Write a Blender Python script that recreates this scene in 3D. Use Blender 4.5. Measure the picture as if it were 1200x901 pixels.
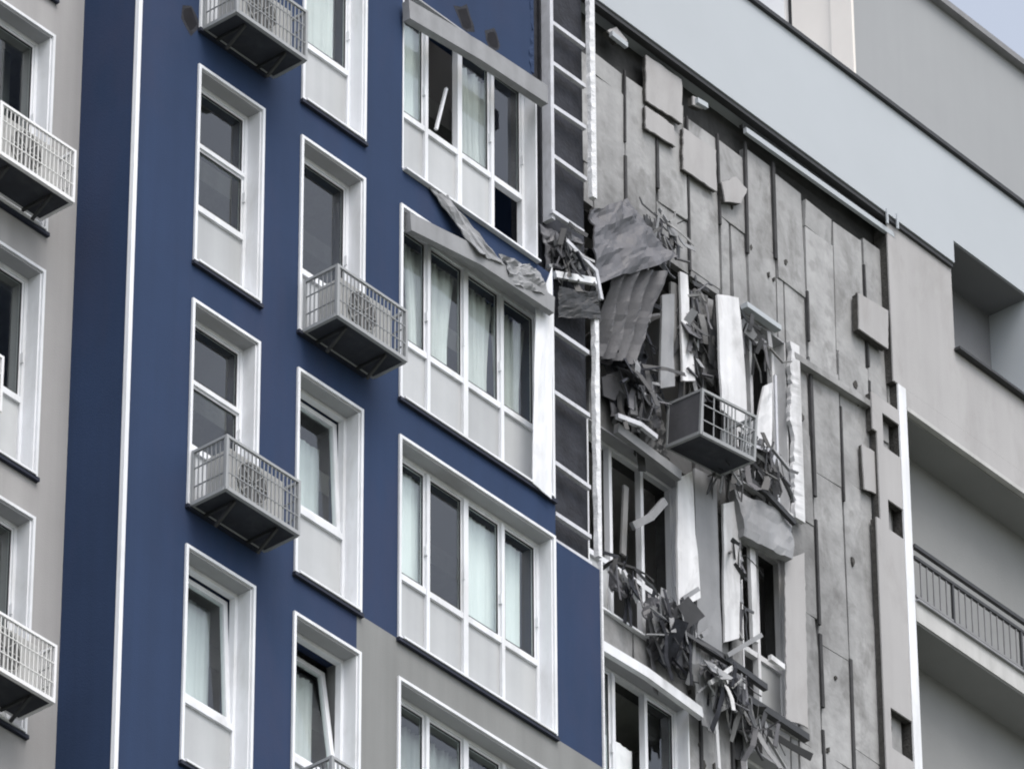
import bpy, math, random
from mathutils import Vector, Matrix, noise

for o in list(bpy.data.objects):
    bpy.data.objects.remove(o)
scene = bpy.context.scene
col = scene.collection
RND = random.Random(11)

# ------------------------------------------------------------------ camera, sky, sun, exposure
CAM = Vector((-45.623, -39.839, -41.719))
PITCH, YAW, ROLL, FPX = math.radians(35), math.radians(40.021), math.radians(-0.31), 8237.0
fwd = Vector((math.cos(YAW) * math.cos(PITCH), math.sin(YAW) * math.cos(PITCH), math.sin(PITCH)))
rt0 = Vector((math.sin(YAW), -math.cos(YAW), 0))
up0 = rt0.cross(fwd)
right = math.cos(ROLL) * rt0 + math.sin(ROLL) * up0
upv = -math.sin(ROLL) * rt0 + math.cos(ROLL) * up0
cd = bpy.data.cameras.new('camera')
cam = bpy.data.objects.new('camera', cd)
col.objects.link(cam)
m = Matrix((right, upv, -fwd)).transposed().to_4x4()
m.translation = CAM
cam.matrix_world = m
cd.sensor_width = 36.0
cd.lens = FPX / 1200 * 36
cd.clip_start, cd.clip_end = 1.0, 6000
scene.camera = cam

SUN_EL, SUN_AZ = math.radians(58), math.radians(-18)          # azimuth from the facade normal (-Y) towards +X
sun_dir = Vector((math.sin(SUN_AZ) * math.cos(SUN_EL), -math.cos(SUN_AZ) * math.cos(SUN_EL), math.sin(SUN_EL)))
world = bpy.data.worlds.new('World')
scene.world = world
world.use_nodes = True
wn = world.node_tree.nodes
bg = wn['Background']
sky = wn.new('ShaderNodeTexSky')
sky.sky_type = 'NISHITA'
sky.sun_disc = False
sky.sun_elevation = SUN_EL
sky.sun_rotation = math.pi - SUN_AZ
sky.air_density = 1.0
sky.dust_density = 3.5
sky.ozone_density = 1.0
hs = wn.new('ShaderNodeHueSaturation')                       # thin bright overcast: much of the blue is washed out
hs.inputs['Saturation'].default_value = 0.45
world.node_tree.links.new(sky.outputs[0], hs.inputs['Color'])
world.node_tree.links.new(hs.outputs[0], bg.inputs[0])
bg.inputs[1].default_value = 0.15
sd = bpy.data.lights.new('sun', 'SUN')
sd.energy = 0.6
sd.angle = math.radians(28)
sd.color = (1.0, 0.98, 0.95)
sun = bpy.data.objects.new('sun', sd)
col.objects.link(sun)
sun.rotation_euler = sun_dir.to_track_quat('Z', 'Y').to_euler()
sun.location = (0, -60, 40)
scene.view_settings.view_transform = 'Standard'
scene.view_settings.look = 'None'
scene.view_settings.gamma = 1
scene.view_settings.use_curve_mapping = False
scene.view_settings.exposure = 0.95
scene.render.engine = 'CYCLES'
scene.cycles.pixel_filter_type = 'BLACKMAN_HARRIS'
scene.cycles.filter_width = 2.0            # soft phone-zoom lens

GROUND = -43.32


def at(px, py, Y):
    """point on the wall plane y = Y that stands behind a spot of the 1200 x 901 photograph"""
    d = fwd + right * ((px - 600) / FPX) - upv * ((py - 450.5) / FPX)
    return CAM + d * ((Y - CAM.y) / d.y)


# ------------------------------------------------------------------ materials
def mat(name, base, rough=0.8, var=0.12, scale=3.0, bump=0.0, bscale=40.0, streak=0.0, metal=0.0, rand=0.0,
        dirt=None, dirt_amt=0.0, dirt_scale=1.3, alpha=1.0, spec=0.3, dirt_z=0.4, dabs=0.0, soot=0.0):
    M = bpy.data.materials.new(name)
    M.use_nodes = True
    nt = M.node_tree
    N, L = nt.nodes, nt.links
    b = N['Principled BSDF']
    b.inputs['Roughness'].default_value = rough
    b.inputs['Metallic'].default_value = metal
    b.inputs['Specular IOR Level'].default_value = spec
    geo = N.new('ShaderNodeNewGeometry')
    n1 = N.new('ShaderNodeTexNoise')
    n1.inputs['Scale'].default_value = scale
    n1.inputs['Detail'].default_value = 6
    n1.inputs['Roughness'].default_value = 0.6
    L.new(geo.outputs['Position'], n1.inputs['Vector'])
    mr = N.new('ShaderNodeMapRange')
    mr.inputs['From Min'].default_value = 0.25
    mr.inputs['From Max'].default_value = 0.75
    mr.inputs['To Min'].default_value = 1 - var
    mr.inputs['To Max'].default_value = 1 + var
    L.new(n1.outputs['Fac'], mr.inputs['Value'])
    val = mr.outputs[0]
    if streak:
        mp = N.new('ShaderNodeMapping')
        mp.inputs['Scale'].default_value = (5.0, 5.0, 0.25)
        L.new(geo.outputs['Position'], mp.inputs['Vector'])
        n2 = N.new('ShaderNodeTexNoise')
        n2.inputs['Scale'].default_value = 1.0
        n2.inputs['Detail'].default_value = 5
        L.new(mp.outputs[0], n2.inputs['Vector'])
        m2 = N.new('ShaderNodeMapRange')
        m2.inputs['From Min'].default_value = 0.35
        m2.inputs['From Max'].default_value = 0.7
        m2.inputs['To Min'].default_value = 1 + streak * 0.4
        m2.inputs['To Max'].default_value = 1 - streak
        L.new(n2.outputs['Fac'], m2.inputs['Value'])
        mu = N.new('ShaderNodeMath'); mu.operation = 'MULTIPLY'
        L.new(val, mu.inputs[0]); L.new(m2.outputs[0], mu.inputs[1])
        val = mu.outputs[0]
    if rand:
        oi = N.new('ShaderNodeObjectInfo')
        m3 = N.new('ShaderNodeMapRange')
        m3.inputs['To Min'].default_value = 1 - rand
        m3.inputs['To Max'].default_value = 1 + rand
        L.new(oi.outputs['Random'], m3.inputs['Value'])
        mu = N.new('ShaderNodeMath'); mu.operation = 'MULTIPLY'
        L.new(val, mu.inputs[0]); L.new(m3.outputs[0], mu.inputs[1])
        val = mu.outputs[0]
    vm = N.new('ShaderNodeVectorMath'); vm.operation = 'SCALE'
    vm.inputs[0].default_value = base
    L.new(val, vm.inputs['Scale'])
    out = vm.outputs[0]
    if dirt is not None:
        n3 = N.new('ShaderNodeTexNoise')
        n3.inputs['Scale'].default_value = dirt_scale
        n3.inputs['Detail'].default_value = 9
        n3.inputs['Roughness'].default_value = 0.68
        n3.inputs['Distortion'].default_value = 0.4
        dm = N.new('ShaderNodeMapping')
        dm.inputs['Scale'].default_value = (1.0, 1.0, dirt_z)      # grime runs down
        L.new(geo.outputs['Position'], dm.inputs['Vector'])
        L.new(dm.outputs[0], n3.inputs['Vector'])
        m4 = N.new('ShaderNodeMapRange')
        m4.inputs['From Min'].default_value = 0.5
        m4.inputs['From Max'].default_value = 0.7
        m4.inputs['To Max'].default_value = dirt_amt
        L.new(n3.outputs['Fac'], m4.inputs['Value'])
        mx = N.new('ShaderNodeMix'); mx.data_type = 'RGBA'
        L.new(m4.outputs[0], mx.inputs['Factor'])
        L.new(out, mx.inputs['A'])
        mx.inputs['B'].default_value = (*dirt, 1)
        out = mx.outputs['Result']
    if dabs:                                   # adhesive dabs and rubbed spots
        vo = N.new('ShaderNodeTexVoronoi')
        vo.inputs['Scale'].default_value = 3.4
        vo.inputs['Randomness'].default_value = 0.75
        n5 = N.new('ShaderNodeTexNoise'); n5.inputs['Scale'].default_value = 9
        L.new(geo.outputs['Position'], n5.inputs['Vector'])
        ad = N.new('ShaderNodeVectorMath'); ad.operation = 'MULTIPLY_ADD'
        ad.inputs[1].default_value = (0.12, 0.12, 0.12)
        L.new(n5.outputs['Color'], ad.inputs[0]); L.new(geo.outputs['Position'], ad.inputs[2])
        L.new(ad.outputs[0], vo.inputs['Vector'])
        m6 = N.new('ShaderNodeMapRange')
        m6.inputs['From Min'].default_value = 0.16; m6.inputs['From Max'].default_value = 0.30
        m6.inputs['To Min'].default_value = dabs; m6.inputs['To Max'].default_value = 0
        L.new(vo.outputs['Distance'], m6.inputs['Value'])
        mk = N.new('ShaderNodeMath'); mk.operation = 'MULTIPLY'
        L.new(m6.outputs[0], mk.inputs[0]); L.new(n1.outputs['Fac'], mk.inputs[1])
        mx2 = N.new('ShaderNodeMix'); mx2.data_type = 'RGBA'
        L.new(mk.outputs[0], mx2.inputs['Factor']); L.new(out, mx2.inputs['A'])
        mx2.inputs['B'].default_value = (0.14, 0.138, 0.135, 1)
        out = mx2.outputs['Result']
    if soot:                                   # smoke stain spread from the blown-out openings
        vd = N.new('ShaderNodeVectorMath'); vd.operation = 'DISTANCE'
        vd.inputs[1].default_value = (5.9, 1.0, 3.4)
        L.new(geo.outputs['Position'], vd.inputs[0])
        n6 = N.new('ShaderNodeTexNoise'); n6.inputs['Scale'].default_value = 1.1; n6.inputs['Detail'].default_value = 8
        n6.inputs['Roughness'].default_value = 0.7
        L.new(geo.outputs['Position'], n6.inputs['Vector'])
        sb = N.new('ShaderNodeMath'); sb.operation = 'MULTIPLY_ADD'
        sb.inputs[1].default_value = 5.0
        L.new(n6.outputs['Fac'], sb.inputs[0]); L.new(vd.outputs['Value'], sb.inputs[2])
        m7 = N.new('ShaderNodeMapRange')
        m7.inputs['From Min'].default_value = 3.2; m7.inputs['From Max'].default_value = 6.6
        m7.inputs['To Min'].default_value = soot; m7.inputs['To Max'].default_value = 0
        L.new(sb.outputs[0], m7.inputs['Value'])
        mx3 = N.new('ShaderNodeMix'); mx3.data_type = 'RGBA'
        L.new(m7.outputs[0], mx3.inputs['Factor']); L.new(out, mx3.inputs['A'])
        mx3.inputs['B'].default_value = (0.05, 0.05, 0.05, 1)
        out = mx3.outputs['Result']
    L.new(out, b.inputs['Base Color'])
    if bump:
        n4 = N.new('ShaderNodeTexNoise')
        n4.inputs['Scale'].default_value = bscale
        n4.inputs['Detail'].default_value = 5
        L.new(geo.outputs['Position'], n4.inputs['Vector'])
        bm_ = N.new('ShaderNodeBump')
        bm_.inputs['Strength'].default_value = bump
        bm_.inputs['Distance'].default_value = 0.02
        L.new(n4.outputs['Fac'], bm_.inputs['Height'])
        L.new(bm_.outputs[0], b.inputs['Normal'])
    if alpha < 1:
        b.inputs['Alpha'].default_value = alpha
    return M


def glass_mat(name, tint, refl):
    M = bpy.data.materials.new(name)
    M.use_nodes = True
    nt = M.node_tree
    N, L = nt.nodes, nt.links
    N.remove(N['Principled BSDF'])
    tr = N.new('ShaderNodeBsdfTransparent'); tr.inputs[0].default_value = (*tint, 1)
    gl = N.new('ShaderNodeBsdfGlossy'); gl.inputs['Roughness'].default_value = 0.03
    gl.inputs[0].default_value = (0.95, 0.97, 1, 1)
    fr = N.new('ShaderNodeFresnel'); fr.inputs[0].default_value = refl
    mx = N.new('ShaderNodeMixShader')
    ge = N.new('ShaderNodeNewGeometry')
    iv = N.new('ShaderNodeMath'); iv.operation = 'SUBTRACT'; iv.inputs[0].default_value = 1
    L.new(ge.outputs['Backfacing'], iv.inputs[1])
    mf = N.new('ShaderNodeMath'); mf.operation = 'MULTIPLY'
    L.new(fr.outputs[0], mf.inputs[0]); L.new(iv.outputs[0], mf.inputs[1])
    L.new(mf.outputs[0], mx.inputs[0]); L.new(tr.outputs[0], mx.inputs[1]); L.new(gl.outputs[0], mx.inputs[2])
    L.new(mx.outputs[0], N['Material Output'].inputs[0])
    return M


MAT = {
    'blue': mat('blue_render', (0.017, 0.036, 0.088), 0.85, 0.10, 0.7, 0.15, 60, streak=0.07,
                dirt=(0.030, 0.040, 0.086), dirt_amt=0.8, dirt_scale=0.45),
    'lgrey': mat('grey_render', (0.33, 0.325, 0.325), 0.85, 0.07, 0.8, 0.15, 60, streak=0.08),
    'mgrey': mat('mid_grey_render', (0.215, 0.22, 0.218), 0.85, 0.07, 0.8, 0.15, 60, streak=0.10),
    'band': mat('pale_render', (0.41, 0.44, 0.47), 0.8, 0.03, 0.7, 0.05, 60),
    'beige': mat('beige_render', (0.37, 0.364, 0.366), 0.85, 0.05, 0.9, 0.12, 50, streak=0.06,
                 dirt=(0.2, 0.19, 0.18), dirt_amt=0.3, dirt_scale=2.0),
    'white': mat('white_upvc', (0.74, 0.755, 0.785), 0.45, 0.03, 3, streak=0.10, dirt=(0.45, 0.45, 0.44), dirt_amt=0.5, dirt_scale=1.6),
    'dirtywhite': mat('soiled_white_upvc', (0.66, 0.665, 0.68), 0.6, 0.10, 3, streak=0.22,
                      dirt=(0.22, 0.215, 0.21), dirt_amt=0.55, dirt_scale=2.5),
    'trim': mat('grey_sheet_trim', (0.25, 0.255, 0.265), 0.6, 0.12, 3, 0.1, 20, streak=0.15, dirt=(0.12, 0.12, 0.12), dirt_amt=0.35, dirt_scale=1.5),
    'panel': mat('pale_infill_panel', (0.42, 0.43, 0.435), 0.25, 0.06, 2, rand=0.12, streak=0.08, spec=0.5),
    'board': mat('mineral_board', (0.335, 0.337, 0.34), 0.95, 0.13, 4.0, 0.4, 12, streak=0.10, rand=0.10,
                 dirt=(0.12, 0.118, 0.115), dirt_amt=0.75, dirt_scale=2.0, dirt_z=0.5, dabs=0.6, soot=0.85),
    'wool': mat('dark_wool_edge', (0.060, 0.058, 0.055), 1.0, 0.4, 14, 0.8, 30),
    'block': mat('aerated_block', (0.055, 0.056, 0.057), 0.95, 0.3, 2.5, 0.6, 12, dirt=(0.02, 0.02, 0.02), dirt_amt=0.8),
    'soot': mat('sooty_sheathing', (0.026, 0.028, 0.036), 0.85, 0.45, 5, 0.5, 20, dirt=(0.012, 0.012, 0.014), dirt_amt=0.7, dirt_scale=2.2),
    'rail': mat('galvanised_rail', (0.55, 0.56, 0.60), 0.5, 0.12, 8, dirt=(0.2, 0.2, 0.2), dirt_amt=0.4, dirt_scale=5),
    'darkrail': mat('soiled_rail', (0.045, 0.045, 0.047), 0.8, 0.4, 5, dirt=(0.02, 0.02, 0.02), dirt_amt=0.7, dirt_scale=3),
    'darkmetal': mat('dark_metal', (0.035, 0.036, 0.038), 0.5, 0.2, 8),
    'greymetal': mat('grey_metal', (0.20, 0.20, 0.205), 0.5, 0.15, 6),
    'burnt': mat('crumpled_grey_sheet', (0.115, 0.115, 0.125), 0.55, 0.10, 3, 0.15, 15, streak=0.15, dirt=(0.05, 0.05, 0.05), dirt_amt=0.4, dirt_scale=1.5),
    'fabric': mat('curtain_fabric', (0.66, 0.66, 0.66), 0.95, 0.06, 3),
    'fabric_dark': mat('drab_curtain_fabric', (0.20, 0.20, 0.20), 0.95, 0.1, 3),
    'blind': mat('pale_blind', (0.80, 0.82, 0.83), 0.9, 0.04, 2),
    'room': mat('room_plaster', (0.30, 0.30, 0.30), 0.95, 0.1, 1),
    'slab': mat('concrete_slab', (0.36, 0.36, 0.355), 0.9, 0.12, 2, 0.4, 25, streak=0.1),
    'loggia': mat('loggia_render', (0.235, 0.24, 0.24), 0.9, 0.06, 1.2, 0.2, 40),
    'palestone': mat('pale_slab_edge', (0.46, 0.46, 0.455), 0.85, 0.06, 2, streak=0.12, dirt=(0.25, 0.25, 0.24), dirt_amt=0.4, dirt_scale=2),
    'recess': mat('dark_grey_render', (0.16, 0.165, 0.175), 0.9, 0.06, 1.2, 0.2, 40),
    'soffit': mat('shaded_reveal_head', (0.34, 0.345, 0.36), 0.8, 0.06, 3),  # head of the white lining, its shade put into a greyer colour
    'sill_shadow': mat('painted_sill_shadow', (0.02, 0.024, 0.04), 0.6, 0.1, 5),  # shadow colour for the strips under the sills
    'basket': mat('painted_basket_frame', (0.31, 0.32, 0.33), 0.5, 0.08, 5),
    'mesh': mat('perforated_panel', (0.25, 0.26, 0.27), 0.6, 0.06, 5),
    'trim_mesh': mat('bent_perforated_panel', (0.30, 0.305, 0.31), 0.6, 0.12, 4, alpha=0.8, dirt=(0.12, 0.12, 0.12), dirt_amt=0.5, dirt_scale=3),
    'paleframe': mat('white_basket_frame', (0.72, 0.72, 0.73), 0.5, 0.05, 5),
    'palemesh': mat('pale_perforated_panel', (0.62, 0.62, 0.61), 0.6, 0.06, 5),
    'tray': mat('shaded_basket_tray', (0.03, 0.033, 0.042), 0.7, 0.3, 4, dirt=(0.1, 0.1, 0.1), dirt_amt=0.25, dirt_scale=5),  # colour darkened to carry the shade on the underside
    'acbody': mat('air_conditioner_shell', (0.47, 0.47, 0.46), 0.5, 0.06, 4, streak=0.1),
    'acfan': mat('fan_guard', (0.10, 0.10, 0.10), 0.6, 0.1, 10),
    'roofbeige': mat('rooftop_cream_render', (0.74, 0.70, 0.66), 0.85, 0.05, 0.8),
    'roofwhite': mat('rooftop_white_render', (0.80, 0.80, 0.81), 0.85, 0.04, 0.8),
    'roofgrey': mat('rooftop_grey_render', (0.30, 0.31, 0.32), 0.85, 0.04, 0.6, streak=0.02),
    'ground': mat('ground_mix', (0.13, 0.135, 0.11), 0.95, 0.3, 0.05, 0.3, 3),
    'foam': mat('torn_foam_edge', (0.66, 0.67, 0.69), 0.95, 0.12, 12, 0.6, 40),
    'glass': glass_mat('window_glass', (0.93, 0.96, 0.95), 1.72),
    'hole': mat('puncture_dark', (0.012, 0.012, 0.016), 1.0, 0.3, 9),
}

WM = {}          # world matrices of what has been linked


class MB:
    def __init__(s):
        s.v, s.f, s.br = [], [], []

    def use(s, i):
        s.br.append((len(s.f), i))
        return s

    def quad(s, a, b, c, d):
        n = len(s.v)
        s.v += [Vector(a), Vector(b), Vector(c), Vector(d)]
        s.f.append((n, n + 1, n + 2, n + 3))

    def box(s, x0, x1, y0, y1, z0, z1):
        n = len(s.v)
        for x in (x0, x1):
            for y in (y0, y1):
                for z in (z0, z1):
                    s.v.append(Vector((x, y, z)))
        for q in ((0, 1, 3, 2), (4, 6, 7, 5), (0, 4, 5, 1), (2, 3, 7, 6), (0, 2, 6, 4), (1, 5, 7, 3)):
            s.f.append(tuple(n + i for i in q))
        return s

    def bar(s, p, q, w, h, side=None):
        """box section from p to q; w across (side), h the other way"""
        p, q = Vector(p), Vector(q)
        d = (q - p).normalized()
        sd_ = Vector(side) if side is not None else Vector((0, -1, 0))
        sd_ = (sd_ - d * sd_.dot(d)).normalized()
        t = d.cross(sd_)
        n = len(s.v)
        for e in (p, q):
            for a, b in ((-1, -1), (1, -1), (1, 1), (-1, 1)):
                s.v.append(e + sd_ * (a * w / 2) + t * (b * h / 2))
        for i in range(4):
            j = (i + 1) % 4
            s.f.append((n + i, n + j, n + 4 + j, n + 4 + i))
        s.f.append((n + 3, n + 2, n + 1, n))
        s.f.append((n + 4, n + 5, n + 6, n + 7))
        return s

    def slab(s, pts, thick, nrm=(0, 1, 0)):
        """polygon pts (front, any order round) given a thickness along nrm"""
        n, k = len(s.v), len(pts)
        t = Vector(nrm).normalized() * thick
        s.v += [Vector(p) for p in pts] + [Vector(p) + t for p in pts]
        s.f.append(tuple(range(n, n + k)))
        s.f.append(tuple(range(n + 2 * k - 1, n + k - 1, -1)))
        for i in range(k):
            j = (i + 1) % k
            s.f.append((n + i, n + k + i, n + k + j, n + j))
        return s

    def tube(s, pts, r, seg=8):
        pts = [Vector(p) for p in pts]
        n0 = len(s.v)
        for i, p in enumerate(pts):
            d = (pts[min(i + 1, len(pts) - 1)] - pts[max(i - 1, 0)]).normalized()
            a = d.cross(Vector((0.31, 0.2, 0.93)) if abs(d.z) < 0.9 else Vector((1, 0, 0))).normalized()
            b = d.cross(a)
            for k in range(seg):
                t = 2 * math.pi * k / seg
                s.v.append(p + a * (r * math.cos(t)) + b * (r * math.sin(t)))
        for i in range(len(pts) - 1):
            for k in range(seg):
                j = (k + 1) % seg
                s.f.append((n0 + i * seg + k, n0 + i * seg + j, n0 + (i + 1) * seg + j, n0 + (i + 1) * seg + k))
        s.f.append(tuple(n0 + k for k in range(seg))[::-1])
        s.f.append(tuple(n0 + (len(pts) - 1) * seg + k for k in range(seg)))
        return s

    def sheet(s, c, nu, nv, thick, fn=None):
        """grid sheet between 4 corners (tl, tr, br, bl) with a displacement fn(u, v) -> Vector, given real thickness"""
        tl, tr, br, bl = [Vector(p) for p in c]
        nrm = (tr - tl).cross(bl - tl).normalized()
        n = len(s.v)
        P = []
        for j in range(nv + 1):
            for i in range(nu + 1):
                u, v = i / nu, j / nv
                p = (tl * (1 - u) + tr * u) * (1 - v) + (bl * (1 - u) + br * u) * v
                if fn:
                    p = p + fn(u, v, nrm)
                P.append(p)
        s.v += P + [p + nrm * thick for p in P]
        m_ = len(P)
        idx = lambda i, j: n + j * (nu + 1) + i
        for j in range(nv):
            for i in range(nu):
                q = (idx(i, j), idx(i + 1, j), idx(i + 1, j + 1), idx(i, j + 1))
                s.f.append(q[::-1])
                s.f.append(tuple(k + m_ for k in q))
        ring = [idx(i, 0) for i in range(nu)] + [idx(nu, j) for j in range(nv)] + \
               [idx(i, nv) for i in range(nu, 0, -1)] + [idx(0, j) for j in range(nv, 0, -1)]
        for a, b in zip(ring, ring[1:] + ring[:1]):
            s.f.append((a, b, b + m_, a + m_))
        return s

    def build(s, name, material, parent=None, M=None, smooth=False):
        M = M or Matrix()
        lo = Vector([min(v[i] for v in s.v) for i in range(3)])
        hi = Vector([max(v[i] for v in s.v) for i in range(3)])
        c = Vector(((lo.x + hi.x) / 2, (lo.y + hi.y) / 2, lo.z))
        me = bpy.data.meshes.new(name)
        me.from_pydata([v - c for v in s.v], [], s.f)
        for mt in ([material] if isinstance(material, str) else material):
            me.materials.append(MAT[mt])
        for k, (st, mi) in enumerate(s.br):
            en = s.br[k + 1][0] if k + 1 < len(s.br) else len(s.f)
            for q in range(st, en):
                me.polygons[q].material_index = mi
        me.validate()
        if smooth:
            for p in me.polygons:
                p.use_smooth = True
        me.update()
        o = bpy.data.objects.new(name, me)
        col.objects.link(o)
        w = M @ Matrix.Translation(c)
        WM[o] = w
        if parent is not None:
            o.parent = parent
            o.matrix_basis = WM[parent].inverted() @ w
        else:
            o.matrix_basis = w
        return o


def tag(o, label, cat, group=None):
    o['label'] = label
    o['category'] = cat
    if group:
        o['group'] = group
    return o


def empty(name, M, label, cat, group=None):
    o = bpy.data.objects.new(name, None)
    o.empty_display_size = 0.3
    col.objects.link(o)
    o.matrix_basis = M
    WM[o] = M
    return tag(o, label, cat, group)


def T(x, y, z):
    return Matrix.Translation((x, y, z))


# ------------------------------------------------------------------ the setting
g = MB()
g.quad((-3000, -3000, GROUND), (3000, -3000, GROUND), (3000, 3000, GROUND), (-3000, 3000, GROUND))
go = g.build('ground', 'ground')
go['kind'] = 'structure'

BLD = empty('apartment_building', T(2, 4, GROUND),
            'tall apartment block with navy and grey walls and a blast-stripped strip of facade', 'building')
YG, YD, YB, YC = 0.75, 1.0, 0.82, 0.88       # grey side wall, stripped wall, pale band, beige cladding
UC, UE = -4.194, 3.27                        # corners of the navy bay
H = 3.0
WB = -2.467                                  # window bottom below its head
ROWS = (2, 1, 0, -1)


def wall(name, u0, u1, z0, z1, y0, y1, holes, material, flags='lrtb'):
    """solid wall slab in the facade plane with rectangular openings"""
    us = sorted({u0, u1, *[min(max(h[i], u0), u1) for h in holes for i in (0, 1)]})
    zs = sorted({z0, z1, *[min(max(h[i], z0), z1) for h in holes for i in (2, 3)]})
    mb = MB()

    def solid(i, j):
        if not (0 <= i < len(us) - 1 and 0 <= j < len(zs) - 1):
            return False
        u, z = (us[i] + us[i + 1]) / 2, (zs[j] + zs[j + 1]) / 2
        return not any(h[0] < u < h[1] and h[2] < z < h[3] for h in holes)
    for i in range(len(us) - 1):
        for j in range(len(zs) - 1):
            if not solid(i, j):
                continue
            a, b, c, d = us[i], us[i + 1], zs[j], zs[j + 1]
            mb.quad((a, y0, c), (b, y0, c), (b, y0, d), (a, y0, d))
            mb.quad((b, y1, c), (a, y1, c), (a, y1, d), (b, y1, d))
            if not solid(i - 1, j): mb.quad((a, y1, c), (a, y0, c), (a, y0, d), (a, y1, d))
            if not solid(i + 1, j): mb.quad((b, y0, c), (b, y1, c), (b, y1, d), (b, y0, d))
            if not solid(i, j - 1): mb.quad((a, y1, c), (b, y1, c), (b, y0, c), (a, y0, c))
            if not solid(i, j + 1): mb.quad((a, y0, d), (b, y0, d), (b, y1, d), (a, y1, d))
    return mb.build(name, material, BLD)


A0, A1 = -3.21, -2.25
B0, B1 = -1.60, -0.645
W0, W1 = 0.0, 2.469
SPLIT_U, SPLIT_Z = -0.66, -2.50              # navy paint gives way to grey below
wins_blue = [(a, b, H * k + WB, H * k) for k in ROWS for a, b in ((A0, A1), (B0, B1), (W0, W1))]
STRIP2 = (2.2, 2.6, 3.5, 8.3)
STRIP = (2.53, UE, 0.0, 20)                  # cladding torn away
# navy bay
wall('navy_wall', UC, SPLIT_U, GROUND, 10.6, 0, 0.4, [w for w in wins_blue if w[1] < SPLIT_U + .1], 'blue')
wall('navy_wall', SPLIT_U, UE, SPLIT_Z, 10.6, 0, 0.4, [w for w in wins_blue if w[0] >= 0 and w[3] > -2] + [STRIP, STRIP2], 'blue')
wall('grey_wall', SPLIT_U, UE, GROUND, SPLIT_Z, 0, 0.4, [w for w in wins_blue if w[0] >= 0 and w[3] < -2], 'mgrey')
MB().box(UC, UC + 0.3, 0.4, 1.4, GROUND, 10.6).build('navy_return_wall', 'blue', BLD)
MB().box(UE - 0.3, UE, 0.4, 1.4, GROUND, 10.6).build('navy_return_wall', 'blue', BLD)
cb = MB(); cb.bar((UC + 0.02, -0.02, GROUND + .1), (UC + 0.02, -0.02, 10.5), 0.05, 0.055)
cb.build('corner_trim', 'white', BLD)
# grey wall left of the bay
gw = [(-5.70, -4.66, H * k - 0.07 + WB, H * k - 0.07) for k in ROWS]
wall('grey_wall', -9.5, UC + 0.0, GROUND, 10.6, YG, YG + 0.4, gw, 'lgrey')
# rooms behind: one back wall and a slab for each storey
MB().box(-9.5, 10.0, 4.4, 4.6, GROUND, 10.0).build('interior_wall', 'room', BLD)
for k in range(-2, 4):
    MB().box(-9.4, 9.9, 1.42, 4.4, 3 * k + 0.13, 3 * k + 0.40).build('floor_slab', 'slab', BLD)
for u in (-4.6, -1.95, -0.3, 2.9, 6.6, 8.4):
    MB().box(u - .06, u + .06, 1.45, 4.4, -6.0, 9.4).build('partition_wall', 'room', BLD)


# ------------------------------------------------------------------ windows
def ring(mb, u0, u1, z0, z1, w, y0, y1):
    mb.box(u0, u1, y0, y1, z1 - w, z1)
    mb.box(u0, u1, y0, y1, z0, z0 + w)
    mb.box(u0, u0 + w, y0, y1, z0 + w, z1 - w)
    mb.box(u1 - w, u1, y0, y1, z0 + w, z1 - w)


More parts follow.
